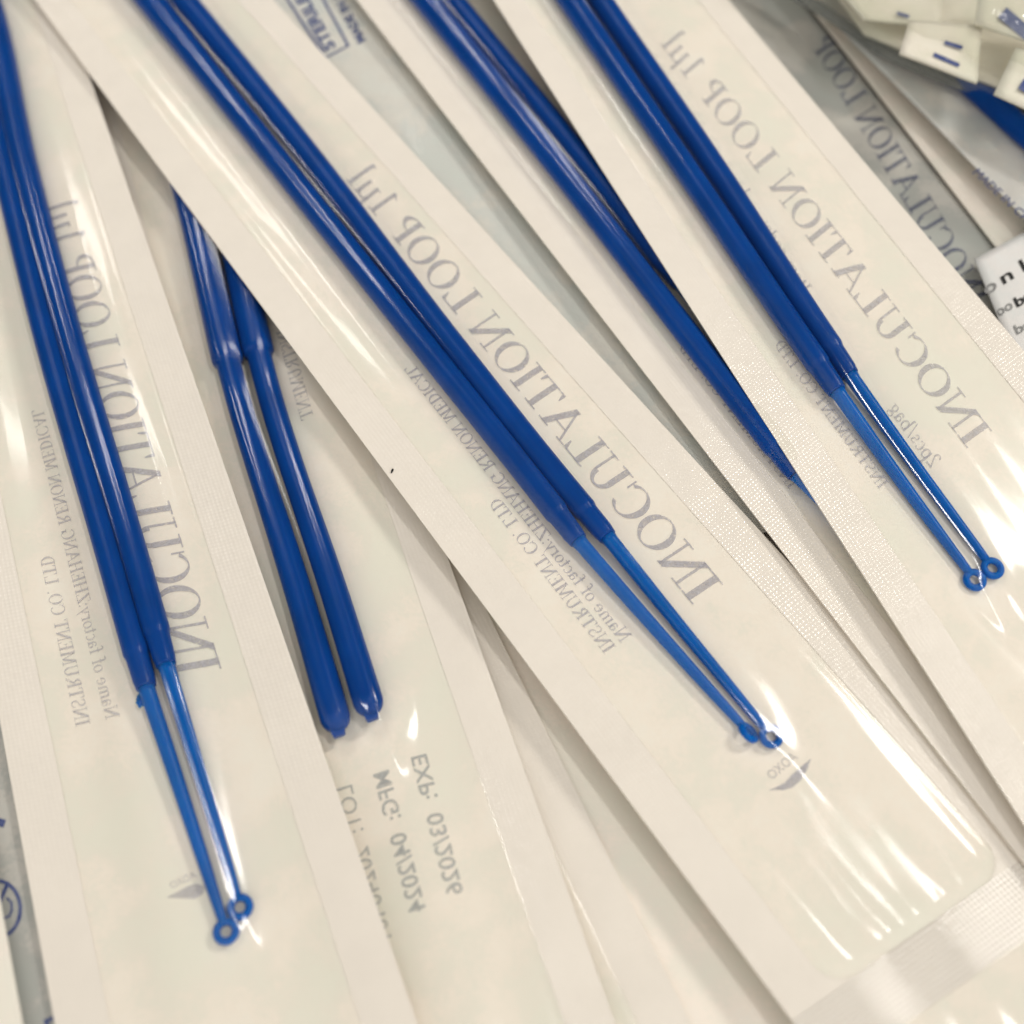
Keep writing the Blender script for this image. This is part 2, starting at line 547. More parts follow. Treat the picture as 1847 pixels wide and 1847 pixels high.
G = {
 'I': (0.36, bar(.18, 0, .18, 1, .14) + srf(.18, 0, .34) + srf(.18, 1, .34, False)),
 'N': (0.80, bar(.16, 0, .16, 1, .055) + bar(.12, 1, .66, 0, .16) + bar(.66, 0, .66, 1, .055) + srf(.16, 0, .28) + srf(.10, 1, .22, False) + srf(.66, 1, .28, False)),
 'O': (0.80, arc(.40, .5, .37, .515, 0, 360, .135, .04, 40)),
 'C': (0.74, arc(.40, .5, .37, .515, 42, 318, .135, .04, 30) + bar(.67, .66, .68, .98, .04)),
 'U': (0.80, bar(.20, .32, .20, 1, .13) + bar(.64, .32, .64, 1, .055) + arc(.40, .33, .265, .35, 180, 360, .12, .06) + srf(.20, 1, .32, False) + srf(.64, 1, .26, False)),
 'L': (0.66, bar(.20, 0, .20, 1, .14) + srf(.20, 1, .34, False) + rect(.04, 0, .62, .045) + [[(.52, .03), (.62, .03), (.63, .27), (.60, .27)]]),
 'A': (0.80, bar(.10, 0, .40, 1, .055) + bar(.67, 0, .38, 1, .15) + rect(.20, .31, .56, .355) + srf(.10, 0, .24) + srf(.67, 0, .30)),
 'T': (0.70, bar(.35, 0, .35, 1, .14) + srf(.35, 0, .34) + rect(.02, .955, .68, 1) + [[(.02, .74), (.05, .74), (.11, .97), (.02, .97)], [(.65, .74), (.68, .74), (.68, .97), (.59, .97)]]),
 'P': (0.66, bar(.20, 0, .20, 1, .14) + srf(.20, 0, .34) + srf(.17, 1, .28, False) + arc(.26, .735, .33, .265, -90, 90, .13, .045)),
 'R': (0.76, bar(.20, 0, .20, 1, .13) + srf(.20, 0, .32) + srf(.17, 1, .26, False) + arc(.26, .75, .31, .25, -90, 90, .12, .045) + bar(.68, 0, .34, .5, .14) + srf(.68, 0, .18)),
 'S': (0.58, arc(.29, .74, .22, .26, 30, 270, .09, .05) + arc(.29, .255, .23, .26, 90, -150, .10, .05) + bar(.46, .74, .47, .98, .03) + bar(.08, .02, .09, .28, .03)),
 'M': (0.96, bar(.15, 0, .15, 1, .055) + bar(.18, 1, .46, .05, .14) + bar(.44, .05, .74, 1, .06) + bar(.78, 0, .78, 1, .14) + srf(.15, 0, .26) + srf(.13, 1, .26, False) + srf(.78, 0, .30) + srf(.80, 1, .26, False)),
 'E': (0.66, bar(.20, 0, .20, 1, .14) + rect(.04, 0, .60, .045) + rect(.04, .955, .58, 1) + rect(.25, .49, .48, .53) + bar(.585, .02, .61, .25, .04) + bar(.56, .78, .56, .98, .04) + bar(.46, .40, .46, .62, .04)),
 'D': (0.78, bar(.20, 0, .20, 1, .14) + arc(.28, .5, .43, .5, -90, 90, .14, .045) + rect(.04, 0, .30, .045) + rect(.04, .955, .30, 1)),
 'H': (0.80, bar(.18, 0, .18, 1, .13) + bar(.64, 0, .64, 1, .13) + rect(.18, .48, .64, .53) + srf(.18, 0, .30) + srf(.18, 1, .30, False) + srf(.64, 0, .30) + srf(.64, 1, .30, False)),
 'G': (0.80, arc(.40, .5, .37, .515, 42, 330, .135, .04, 30) + bar(.66, .05, .66, .42, .12) + srf(.66, .42, .28, False)),
 'Z': (0.66, rect(.05, .95, .60, 1) + rect(.04, 0, .62, .05) + bar(.12, .02, .53, .98, .15) + bar(.06, .76, .07, .98, .03) + bar(.60, .02, .61, .26, .03)),
 'Y': (0.74, bar(.37, 0, .37, .48, .13) + bar(.37, .45, .10, 1, .14) + bar(.37, .45, .64, 1, .06) + srf(.37, 0, .30) + srf(.10, 1, .26, False) + srf(.64, 1, .22, False)),
 '1': (0.46, bar(.24, 0, .24, 1, .11) + srf(.24, 0, .34) + [[(.06, .84), (.08, .88), (.24, 1), (.24, .90)]]),
 'l': (0.36, bar(.18, 0, .18, 1.06, .11) + srf(.18, 0, .30) + [[(.06, 1.0), (.06, 1.04), (.18, 1.08), (.18, 1.0)]]),
 'u': (0.58, bar(.16, .16, .16, .64, .10) + bar(.44, 0, .44, .64, .10) + arc(.29, .18, .18, .19, 180, 340, .09, .07) + rect(.04, .60, .2, .64) + rect(.44, 0, .56, .05)),
 'µ': (0.60, bar(.13, -.30, .17, .64, .10) + bar(.46, 0, .46, .64, .10) + arc(.30, .18, .18, .19, 180, 340, .08, .07) + rect(.04, .60, .2, .64) + rect(.46, 0, .58, .05)),
 'a': (0.50, arc(.22, .19, .18, .20, 0, 360, .09, .05, 14) + bar(.38, .02, .38, .45, .09) + arc(.24, .42, .18, .22, 10, 160, .09, .06) + rect(.38, 0, .50, .05)),
 'b': (0.56, bar(.12, 0, .12, 1.0, .10) + arc(.30, .31, .23, .33, 0, 360, .10, .05, 18) + rect(.01, .96, .14, 1)),
 'c': (0.48, arc(.26, .31, .22, .33, 45, 315, .10, .05)),
 'd': (0.56, bar(.44, 0, .44, 1.0, .10) + arc(.27, .31, .23, .33, 0, 360, .10, .05, 18) + rect(.33, .96, .46, 1)),
 'e': (0.48, arc(.26, .31, .22, .33, 0, 320, .10, .05, 22) + rect(.08, .32, .46, .37)),
 'f': (0.36, bar(.15, 0, .15, .80, .10) + arc(.27, .80, .17, .24, 180, 40, .10, .07) + rect(.03, .60, .32, .65) + srf(.15, 0, .26)),
 'g': (0.52, arc(.25, .42, .19, .23, 0, 360, .09, .05, 16) + arc(.25, -.08, .21, .18, 0, 360, .07, .05, 16) + rect(.10, .10, .36, .16) + rect(.38, .58, .52, .63)),
 'i': (0.30, bar(.15, 0, .15, .64, .10) + srf(.15, 0, .24) + rect(.04, .60, .17, .64) + rect(.10, .80, .20, .91)),
 'm': (0.86, bar(.14, 0, .14, .64, .10) + bar(.43, 0, .43, .45, .10) + bar(.72, 0, .72, .45, .10) + arc(.29, .45, .19, .20, 180, 0, .09, .06) + arc(.58, .45, .19, .20, 180, 0, .09, .06) + srf(.14, 0, .22) + srf(.43, 0, .22) + srf(.72, 0, .22)),
 'o': (0.54, arc(.27, .31, .24, .335, 0, 360, .10, .05, 22)),
 'p': (0.56, bar(.12, -.32, .12, .64, .10) + arc(.30, .31, .23, .33, 0, 360, .10, .05, 18) + srf(.12, -.32, .24)),
 'r': (0.40, bar(.14, 0, .14, .64, .10) + arc(.30, .42, .17, .22, 170, 50, .10, .08) + srf(.14, 0, .26)),
 's': (0.42, arc(.21, .47, .15, .17, 20, 270, .07, .05) + arc(.21, .18, .16, .18, 90, -160, .07, .05)),
 't': (0.34, bar(.15, .10, .15, .84, .10) + rect(.02, .60, .31, .65) + arc(.25, .12, .15, .13, 180, 320, .09, .06)),
 'y': (0.54, bar(.27, .02, .10, .64, .10) + bar(.16, -.30, .44, .64, .05) + srf(.10, .64, .22, False) + srf(.44, .64, .18, False)),
 '2': (0.50, arc(.25, .72, .20, .27, 165, -20, .10, .05) + bar(.10, .04, .38, .64, .08) + rect(.05, 0, .46, .08)),
 ':': (0.26, rect(.08, .02, .18, .13) + rect(.08, .50, .18, .61)),
 '.': (0.26, rect(.08, 0, .18, .11)),
 '/': (0.40, bar(.06, -.08, .34, 1.05, .06)),
 ' ': (0.34, []),
}

def text_layout(body):
    x, polys = 0.0, []
    for ch in body:
        w, pl = G.get(ch, (0.4, []))
        for p in pl:
            polys.append([(x + a, b) for a, b in p])
        x += w
    return polys, x

def font_layout(body, bold=0.0, mono=False):
    """outlines of Blender's built-in face, as polygons in units of the cap height"""
    cu = bpy.data.curves.new('letters', 'FONT')
    cu.body = body
    cu.size = 1.0
    cu.offset = bold
    cu.resolution_u = 3
    o = bpy.data.objects.new('letters', cu)
    COL.objects.link(o)
    dg = bpy.context.evaluated_depsgraph_get()
    dg.update()
    me = o.evaluated_get(dg).to_mesh()
    V = [(v.co.x / 0.70, v.co.y / 0.70) for v in me.vertices]
    polys = [[V[i] for i in p.vertices] for p in me.polygons]
    o.evaluated_get(dg).to_mesh_clear()
    bpy.data.objects.remove(o)
    bpy.data.curves.remove(cu)
    w = max(x for x, y in V)
    return polys, w

def print_on(sheet, polys, width, p0, p1, cap_mm, mirrored, mat, parent, name='printed_text', dz=0.085, up_toward=None):
    """lay lettering on the sheet from pixel p0 to pixel p1 (baseline)"""
    t0, s0 = sheet.px(*p0)
    t1, s1 = sheet.px(*p1)
    a = np.array([s0 * sheet.wid, t0 * sheet.len])
    b = np.array([s1 * sheet.wid, t1 * sheet.len])
    d = b - a
    L = np.linalg.norm(d)
    d /= L
    # s runs right, t runs down: plain 'up' for reading direction d
    n = np.array([d[1], -d[0]])
    if mirrored:
        n = -n
    sx = L / width
    # long strokes are cut into short pieces so that they follow the paper
    fine = []
    for poly in polys:
        if len(poly) != 4:
            fine.append(poly)
            continue
        p = np.array(poly, float)
        e = [np.linalg.norm((p[(i + 1) % 4] - p[i]) * (sx, cap_mm)) for i in range(4)]
        if max(e[0], e[2]) >= max(e[1], e[3]):
            n_ = max(1, int(max(e[0], e[2]) / 0.45)); a0, a1, b1, b0 = p[0], p[1], p[2], p[3]
        else:
            n_ = max(1, int(max(e[1], e[3]) / 0.45)); a0, a1, b1, b0 = p[1], p[2], p[3], p[0]
        for i in range(n_):
            u0, u1 = i / n_, (i + 1) / n_
            fine.append([tuple(a0 + (a1 - a0) * u0), tuple(a0 + (a1 - a0) * u1), tuple(b0 + (b1 - b0) * u1), tuple(b0 + (b1 - b0) * u0)])
    polys = fine
    V, Fc = [], []
    for k, poly in enumerate(polys):
        base = len(V)
        pts = np.array([a + d * (x * sx) + n * (y * cap_mm) for x, y in poly])
        q = sheet.S(pts[:, 1] / sheet.len, pts[:, 0] / sheet.wid)
        q[:, 2] += (dz + 0.0025 * (k % 7)) * MM
        V += list(q)
        Fc.append(tuple(range(base, base + len(poly))))
    return mesh_obj(name, V, Fc, mat, parent, smooth=False)

# ------------------------------------------------------------------ pouch builder
def make_pouch(sheet, label, rods=(), seal=4.6, end_px=None, seal_end_px=None, film_h=0.45, paper=None, sealm=None,
               seed=1, wrinkle=1.0, group='sterile peel pouches in the pile', fan=False, film=True, round_mm=3.0, droop=2.7, fsl=(1.0, 1.0), creases=()):
    paper = paper or M_PAPER
    sealm = sealm or M_SEAL
    rng = random.Random(seed)
    root = thing('peel_pouch', label, 'pouch', sheet.S(0.5, 0.5), group)
    L, Wd = sheet.len, sheet.wid
    # backing paper
    nt_, ns_ = 130, 44
    T, Sg = np.meshgrid(np.linspace(0, 1, nt_), np.linspace(0, 1, ns_), indexing='ij')
    P = sheet.S(T, Sg).reshape(-1, 3)
    UV = np.stack([Sg * Wd, T * L], -1).reshape(-1, 2)
    o = mesh_obj('backing_paper', P, grid_faces(nt_, ns_), paper, root, uv=UV)
    thicken(o, 0.10 * MM)
    if not film:
        return root
    t_end = 1.0 if end_px is None else sheet.px(*end_px)[0]
    t_seal = min(1.0, t_end + 8 / L) if seal_end_px is None else sheet.px(*seal_end_px)[0]
    # interior outline per row, with rounded corners at the end
    def inset(t):
        if end_px is None:
            return 0.0
        d = (t_end - t) * L
        r = round_mm
        return 0.0 if d >= r else r - math.sqrt(max(0, r * r - (r - max(d, 0)) ** 2))
    fr, fc = 200, 150
    tt = np.linspace(0, t_end, fr) if end_px is None else np.r_[np.linspace(0, t_end - 4 / L, fr - 14), t_end - np.array([3.6, 3.2, 2.8, 2.4, 2.0, 1.6, 1.25, 0.95, 0.7, 0.45, 0.25, 0.12, 0.04, 0.0]) / L]
    rows_s = []
    for t in tt:
        i = inset(t)
        rows_s.append(((seal * fsl[0] + i) / Wd, 1 - (seal * fsl[1] + i) / Wd))
    # film heights (mm above the sheet)
    rodl = []
    for rod in rods:
        a = []
        for p, r in rod:
            t, s = sheet.inv(p[0], p[1])
            base = sheet.S(t, s)[2]
            a.append((t, s * Wd, r / MM, (p[2] - base) / MM))
        a = np.array(sorted(a, key=lambda q: q[0]))
        # the film cannot follow the steps at a collar: widest radius within 2 mm, then eased
        tm = a[:, 0] * L
        top = a[:, 2] + a[:, 3]
        a2 = a.copy()
        for k in range(len(a)):
            near = np.abs(tm - tm[k]) < 2.5
            wgt = np.exp(-((tm - tm[k]) / 2.0) ** 2)
            a2[k, 2] = (a[near, 2].max() + (a[:, 2] * wgt).sum() / wgt.sum()) / 2
            a2[k, 3] = max(top[near].max(), (top * wgt).sum() / wgt.sum()) - a2[k, 2]
        rodl.append(a2)
    H = np.zeros((fr, fc))
    X = np.zeros((fr, fc))
    CALM = np.ones((fr, fc))
    for i, t in enumerate(tt):
        s0, s1 = rows_s[i]
        x = np.linspace(s0, s1, fc) * Wd
        X[i] = x
        h = np.full(fc, 0.0)
        dL = x - s0 * Wd
        dR = s1 * Wd - x
        edge = np.clip(np.minimum(dL, dR) / 3.0, 0, 1)
        h = film_h * (1 - (1 - edge) ** 2)
        for a in rodl:
            fade = 1.0
            tq = t
            if t > a[-1, 0]:
                fade = max(0.0, 1 - (t - a[-1, 0]) * L / 13.0) ** 2.0
                tq = a[-1, 0]
            elif t < a[0, 0]:
                tq = a[0, 0]
            sc_ = np.interp(tq, a[:, 0], a[:, 1]); r = np.interp(tq, a[:, 0], a[:, 2]); zc = np.interp(tq, a[:, 0], a[:, 3])
            top = (zc + r + 0.12)
            u = x - sc_
            lim = np.where(u < 0, max(sc_ - s0 * Wd, 0.5), max(s1 * Wd - sc_, 0.5))
            w = np.clip((np.abs(u) - 0.6 * r) / np.maximum(lim - 0.6 * r, 0.3), 0, 1)
            tent = top * (1 - w) ** droop * fade
            over = np.where(np.abs(u) < r, zc + np.sqrt(np.clip(r * r - u * u, 0, None)) + 0.12, 0) * (1.0 if fade == 1.0 else 0.0)
            h = np.maximum(h, np.maximum(tent, over))
        if len(rodl) == 2 and all(a[0, 0] <= t <= a[-1, 0] for a in rodl):
            q = [[np.interp(t, a[:, 0], a[:, c]) for c in (1, 2, 3)] for a in rodl]
            q.sort()
            if q[1][0] - q[0][0] < 6:
                mid = (x > q[0][0]) & (x < q[1][0])
                tops = np.interp(x, [q[0][0], q[1][0]], [q[0][1] + q[0][2] + 0.12, q[1][1] + q[1][2] + 0.12])
                fq = np.clip((x - q[0][0]) / max(q[1][0] - q[0][0], 0.1), 0, 1)
                h = np.where(mid, np.maximum(h, tops + 0.6 * np.sin(math.pi * fq)), h)
        for a in rodl:
            if a[0, 0] <= t <= a[-1, 0]:
                c_, r_ = np.interp(t, a[:, 0], a[:, 1]), np.interp(t, a[:, 0], a[:, 2])
                CALM[i] = np.minimum(CALM[i], np.clip((np.abs(x - c_) - r_) / 2.5, 0, 1))
        H[i] = h
    keep = H.copy()
    for _ in range(6):
        Hs = H.copy()
        Hs[:, 1:-1] = 0.25 * H[:, :-2] + 0.5 * H[:, 1:-1] + 0.25 * H[:, 2:]
        Hs[1:-1] = 0.2 * Hs[:-2] + 0.6 * Hs[1:-1] + 0.2 * Hs[2:]
        H = np.maximum(Hs, keep * 0.98)
    # long wrinkles
    Tm = (tt * L)[:, None] * np.ones((1, fc))
    wr = np.zeros_like(H)
    for _ in range(13):
        cx = rng.uniform(seal, Wd - seal)
        drift = rng.uniform(-0.06, 0.06)
        c0 = rng.uniform(0.15, 1.0) * L
        ln = rng.uniform(12, 34)
        wd = rng.uniform(0.7, 1.8)
        am = rng.uniform(-0.05, 0.16)
        wob = rng.uniform(0, 6.3)
        xx = X - (cx + drift * (Tm - c0) + 0.25 * np.sin(Tm / 7.0 + wob))
        wr += am * np.exp(-(xx / wd) ** 2) * np.exp(-((Tm - c0) / ln) ** 2)
    for line, am, wd in creases:
        q = [sheet.px(p[0], p[1], 0.8) for p in line]
        ct = np.array([p[0] * L for p in q]); cs = np.array([p[1] * Wd for p in q])
        o_ = np.argsort(ct)
        cx = np.interp(Tm[:, 0], ct[o_], cs[o_])[:, None] + 0.10 * np.sin(Tm / 2.3 + am * 40)
        g = np.clip((Tm - ct.min()) / 4.0, 0, 1) * np.clip((ct.max() - Tm) / 4.0, 0, 1)
        wr += am * np.sqrt(g) * np.exp(-((X - cx) / wd) ** 2)
    if fan:
        xm = X.mean()
        wr *= 0.55
        for cx, am, wd, reach, lean in ((-9.4, 0.07, 0.8, 30, 0.0), (-7.0, 0.20, 1.6, 20, 0.06), (-2.4, 0.07, 0.7, 40, 0.10),
                                        (-3.2, 0.26, 1.6, 8, 0.0), (0.3, 0.20, 1.3, 5.5, 0.05), (4.0, 0.16, 1.1, 4.5, 0.0),
                                        (8.0, 0.22, 2.2, 22, 0.02), (-5.4, 0.22, 1.2, 5.0, -0.1), (6.0, 0.12, 0.9, 4.0, 0.0)):
            dte = t_end * L - Tm
            g = np.clip(1 - dte / reach, 0, 1) ** 1.2
            xx = X - (xm + cx - lean * dte)
            wr += am * g * np.exp(-(xx / (wd * (0.55 + 0.45 * g))) ** 2)
    edge = np.clip(np.minimum(X - X[:, :1], X[:, -1:] - X) / 1.6, 0, 1)
    for _ in range(12):
        CALM[1:-1] = 0.25 * CALM[:-2] + 0.5 * CALM[1:-1] + 0.25 * CALM[2:]
    H = H + wrinkle * wr * edge * CALM
    H = np.maximum(H, np.maximum(np.where(keep > film_h * 1.02, keep * 0.97, 0), 0.12))
    for _ in range(5):
        H[1:-1] = 0.25 * H[:-2] + 0.5 * H[1:-1] + 0.25 * H[2:]
        H[:, 1:-1] = 0.2 * H[:, :-2] + 0.6 * H[:, 1:-1] + 0.2 * H[:, 2:]
    if end_px is not None:
        f = np.clip((t_end * L - Tm) / 1.3, 0, 1) ** 0.7
        H = 0.06 + (H - 0.06) * f
    H[:, 0] = H[:, -1] = 0.06
    Tg = tt[:, None] * np.ones((1, fc))
    P = sheet.S(Tg, X / Wd)
    P[..., 2] += H * MM
    UV = np.stack([X, Tm], -1).reshape(-1, 2)
    V, Fc = list(P.reshape(-1, 3)), grid_faces(fr, fc)
    UVl = list(UV)
    if t_seal < 0.995:            # loose flap of film past the end seal
        nr, nc = 24, 40
        T2, S2 = np.meshgrid(np.linspace(t_seal, 1, nr), np.linspace(0, 1, nc), indexing='ij')
        P2 = sheet.S(T2, S2)
        g = (T2 - t_seal) * L
        P2[..., 2] += (0.07 + np.clip(g / 6, 0, 1) * (0.5 + 0.35 * np.sin(S2 * 17) + 0.2 * np.sin(S2 * 41 + g * 0.3))) * MM
        Fc += grid_faces(nr, nc, len(V))
        V += list(P2.reshape(-1, 3))
        UVl += list(np.stack([S2 * Wd, T2 * L], -1).reshape(-1, 2))
    mesh_obj('film_window', V, Fc, M_FILM, root, uv=np.array(UVl))
    # heat seal: two side bands and the end band
    V, Fc, UVl = [], [], []
    def band(rows):
        nc = 10
        base = len(V)
        for (t, s0, s1) in rows:
            s = np.linspace(s0, s1, nc)
            p = sheet.S(np.full(nc, t), s)
            p[:, 2] += 0.055 * MM
            V.extend(p)
            UVl.extend([(a * Wd, t * L) for a in s])
        Fc.extend(grid_faces(len(rows), nc, base))
    band([(t, 0.0, rows_s[i][0]) for i, t in enumerate(tt)])
    band([(t, rows_s[i][1], 1.0) for i, t in enumerate(tt)])
    mesh_obj('heat_seal', V, Fc, sealm, root, uv=np.array(UVl))
    if end_px is not None:
        nr, nc = 14, 60
        V, Fc, UVl = [], [], []
        base = 0
        for k in range(nr):
            t = t_end + (t_seal - t_end) * k / (nr - 1)
            s = np.linspace(0, 1, nc)
            p = sheet.S(np.full(nc, t), s)
            p[:, 2] += 0.055 * MM
            V.extend(p)
            UVl.extend([(a * Wd, t * L) for a in s])
        Fc.extend(grid_faces(nr, nc, base))
        mesh_obj('end_seal', V, Fc, M_SEAL_END, root, uv=np.array(UVl))
    return root

# ------------------------------------------------------------------ the surface below
def make_table():
    n = 40
    xs = np.linspace(-0.45, 0.45, n)
    V = [(x, y, -0.0002) for y in np.linspace(0.55, -0.35, n) for x in xs]
    o = mesh_obj('tabletop', V, grid_faces(n, n), M_TABLE, smooth=False)
    thicken(o, 0.02)
    o['kind'] = 'structure'
make_table()

# ------------------------------------------------------------------ sheets (pixel corners at heights in mm)
SH = dict(
    lower_grey=Sheet((-380, 900, .6), (60, 800, .6), (330, 2050, .6), (-250, 2150, .6), 1, .05),
    corner=Sheet((-560, 1250, 2.2), (-118, 980, 2.2), (86, 2081, 2.2), (-420, 2200, 2.0), 2, .05),
    under_flap=Sheet((735, 760, .3), (1180, 480, .3), (1760, 1700, .3), (1180, 2050, .3), 3, .03),
    under_left=Sheet((300, 900, .55), (700, 743, .55), (1290, 1935, .6), (780, 2150, .55), 4, .06),
    reverse=Sheet((45, -200, 1.3), (336, -300, 1.4), (1123, 1882, 1.9), (607, 2050, 1.5), 5, .14),
    left=Sheet((-259, -150, 1.3), (30, -241, 6.0), (772, 1900, 3.0), (136, 2050, 1.3), 6, .16),
    printed_top=Sheet((330, -150, 6.2), (800, -360, 6.6), (1500, 900, 3.7), (1000, 1150, 3.2), 7, .14),
    centre=Sheet((-90, -206, 7.3), (140, -385, 7.6), (2128, 1786, 3.2), (1640, 2128, 3.6), 8, .12),
    narrow=Sheet((480, -210, 8.4), (733, -405, 7.8), (2432, 1403, 4.0), (1990, 1745, 3.9), 9, .10),
    right=Sheet((740, -232, 13.8), (975, -400, 10.6), (2490, 1400, 5.4), (2000, 1727, 5.5), 10, .10),
    far_grey=Sheet((1036, 11, 2.2), (1297, -190, 2.6), (2234, 1000, 2.6), (1823, 1317, 2.2), 11, .2),
    far_fold=Sheet((1340, -140, 3.4), (1640, -230, 5.0), (2400, 700, 5.0), (1960, 660, 3.4), 12, .25),
    far_right=Sheet((1470, 10, 6.0), (1720, -260, 7.0), (2500, 430, 7.0), (2060, 610, 6.2), 13, .2),
)

# ------------------------------------------------------------------ loops and pouches
s = SH['centre']
a, ra = loop_front(s, [(110, -200), (190, -100), (270, 0), (508, 300), (762, 620), (985, 900), (1043, 975)], (1350, 1321),
                   'blue loop in the middle pouch with its ring turned edge-on', ring_tilt=0.8)
b, rb = loop_front(s, [(160, -200), (245, -100), (330, 0), (572, 300), (815, 620), (1040, 902), (1096, 968)], (1391, 1328),
                   'blue loop in the middle pouch with its round ring open beside the wing mark')
p_centre = make_pouch(s, 'long clear-faced pouch across the middle, its hatched seal end at lower right', [ra, rb],
                      end_px=(1668, 1672), seal_end_px=(1752, 1764), seed=21, fan=True,
                      creases=[([(440, 365), (545, 510), (640, 640), (700, 730)], 0.12, 0.85), ([(470, 370), (570, 495), (660, 612), (740, 720)], 0.12, 0.95),
                               ([(590, 255), (700, 390), (800, 520), (890, 635)], 0.13, 0.95), ([(640, 265), (740, 395), (830, 500)], 0.11, 0.85),
                               ([(1375, 1340), (1440, 1450), (1520, 1590), (1585, 1690)], 0.14, 0.95)])

s = SH['left']
a, ra = loop_front(s, [(-135, -170), (-70, -20), (8, 300), (82, 600), (197, 1000), (264, 1240)], (408, 1680),
                   'blue loop in the left pouch with the lower ring and ragged collar', flash=(256, 1262))
b, rb = loop_front(s, [(-105, -170), (-32, -20), (45, 300), (124, 600), (243, 1000), (300, 1200)], (433, 1636),
                   'blue loop in the left pouch with the upper ring, nearer the big letters')
p_left = make_pouch(s, 'left pouch with two loop rings near the bottom and bright creases by its handles', [ra, rb], seed=22, wrinkle=0.7,
                    creases=[([(140, 580), (182, 730), (240, 890), (292, 985), (330, 1100)], 0.20, 0.95), ([(186, 612), (226, 740), (264, 870), (292, 975)], 0.18, 0.85),
                             ([(285, 780), (322, 905), (366, 1060), (402, 1170)], 0.14, 1.14)])

s = SH['reverse']
a, ra = loop_tail(s, [(215, -170), (262, 60), (350, 390), (424, 700), (548, 1100), (612, 1320)], (396, 650),
                  'blue loop handle with squared stub end, left one above the date stamp')
b, rb = loop_tail(s, [(280, -180), (325, 60), (412, 390), (483, 700), (613, 1100), (672, 1291)], (470, 640),
                  'blue loop handle with rounded end, right one above the date stamp')
p_rev = make_pouch(s, 'pouch with handle ends and grey EXP date stamp, between left and middle pouches', [ra, rb], seed=23, wrinkle=0.6,
                   creases=[([(585, 705), (602, 800), (628, 910)], 0.14, 0.85), ([(597, 710), (642, 860), (660, 960)], 0.12, 0.85)])

s = SH['narrow']
a, ra = loop_front(s, [(620, -180), (767, 0), (1014, 310), (1242, 605), (1436, 855)], (1680, 1090),
                   'blue loop half visible beside the overlapping right pouch, left handle of its pair')
b, rb = loop_front(s, [(664, -190), (812, -5), (1061, 300), (1225, 510)], (1500, 850),
                   'blue loop mostly hidden under the left edge of the right pouch')
p_nar = make_pouch(s, 'pouch seen as a narrow strip between the middle and the right pouch', [ra, rb], seed=24)

s = SH['right']
a, ra = loop_front(s, [(900, -190), (1028, 0), (1253, 329), (1436, 600), (1510, 706)], (1758, 1046),
                   'blue loop in the right pouch, left one of the pair with the lower ring')
b, rb = loop_front(s, [(950, -195), (1082, 0), (1306, 329), (1481, 600), (1533, 676)], (1790, 1025),
                   'blue loop in the right pouch, right one of the pair with the upper ring')
p_right = make_pouch(s, 'topmost right pouch with big mirrored letters clear of its loops', [ra, rb], seed=25, wrinkle=0.15, film_h=0.15, droop=5.5)

p_ul = make_pouch(SH['under_left'], 'loop-free pouch edge showing below the date-stamped pouch, glinting at the bottom', seed=26)
p_uf = make_pouch(SH['under_flap'], 'pouch lying lowest between the date-stamped pouch and the middle pouch', film=False)
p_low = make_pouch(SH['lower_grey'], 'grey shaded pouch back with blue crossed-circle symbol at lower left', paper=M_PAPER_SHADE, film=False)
p_cor = make_pouch(SH['corner'], 'plain cream pouch corner at the bottom left edge over the blue symbol', film=False)
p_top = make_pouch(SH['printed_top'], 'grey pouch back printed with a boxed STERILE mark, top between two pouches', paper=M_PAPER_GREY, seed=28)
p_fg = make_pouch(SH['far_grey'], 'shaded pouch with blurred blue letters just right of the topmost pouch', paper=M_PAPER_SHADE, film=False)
p_ff = make_pouch(SH['far_fold'], 'pouch with a bright fold lying behind the white printed label', film=False)
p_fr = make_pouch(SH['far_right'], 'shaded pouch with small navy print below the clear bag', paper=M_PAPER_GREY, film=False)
b, rb = loop_front(SH['far_right'], [(1640, 40), (1740, 140), (1860, 250), (1960, 340)], (2200, 520),
                   'dark blue loop handle in the shade under the clear bag', rscale=1.1)

# ------------------------------------------------------------------ printing
def serif(sheet, body, p0, p1, cap, mat, parent, mirrored=True, **k):
    pl, w = text_layout(body)
    return print_on(sheet, pl, w, p0, p1, cap, mirrored, mat, parent, **k)
def sans(sheet, body, p0, p1, cap, mat, parent, mirrored=True, bold=0.0, **k):
    pl, w = font_layout(body, bold)
    return print_on(sheet, pl, w, p0, p1, cap, mirrored, mat, parent, **k)

serif(SH['centre'], 'INOCULATION LOOP 1µl', (1250, 1092), (622, 322), 4.3, M_INK_BACK, p_centre)
serif(SH['centre'], 'Name of factory:ZHEHANG RENON MEDICAL', (1121, 1161), (728, 667), 1.55, M_INK_BACK, p_centre)
serif(SH['centre'], 'INSTRUMENT CO.,LTD', (1091, 1181), (880, 908), 1.55, M_INK_BACK, p_centre)
serif(SH['right'], 'INOCULATION LOOP 1µl', (1745, 810), (1190, 78), 4.2, M_INK_BACK_PALE, p_right)
serif(SH['right'], 'INSTRUMENT CO.,LTD', (1587, 884), (1395, 622), 1.5, M_INK_BACK_PALE, p_right)
serif(SH['right'], 'Item code: 90 01', (1449, 530), (1335, 345), 1.5, M_INK_BACK, p_right)
serif(SH['right'], '2pcs/bag', (1680, 846), (1601, 737), 1.8, M_INK_BACK_PALE, p_right)
serif(SH['left'], 'INOCULATION LOOP 1µl', (322, 1222), (78, 372), 4.4, M_INK_BACK, p_left)
serif(SH['left'], 'Name of factory:ZHEHANG RENON MEDICAL', (192, 1300), (57, 742), 1.45, M_INK_BACK_PALE, p_left)
serif(SH['left'], 'INSTRUMENT CO.,LTD', (138, 1312), (72, 1005), 1.45, M_INK_BACK_PALE, p_left)
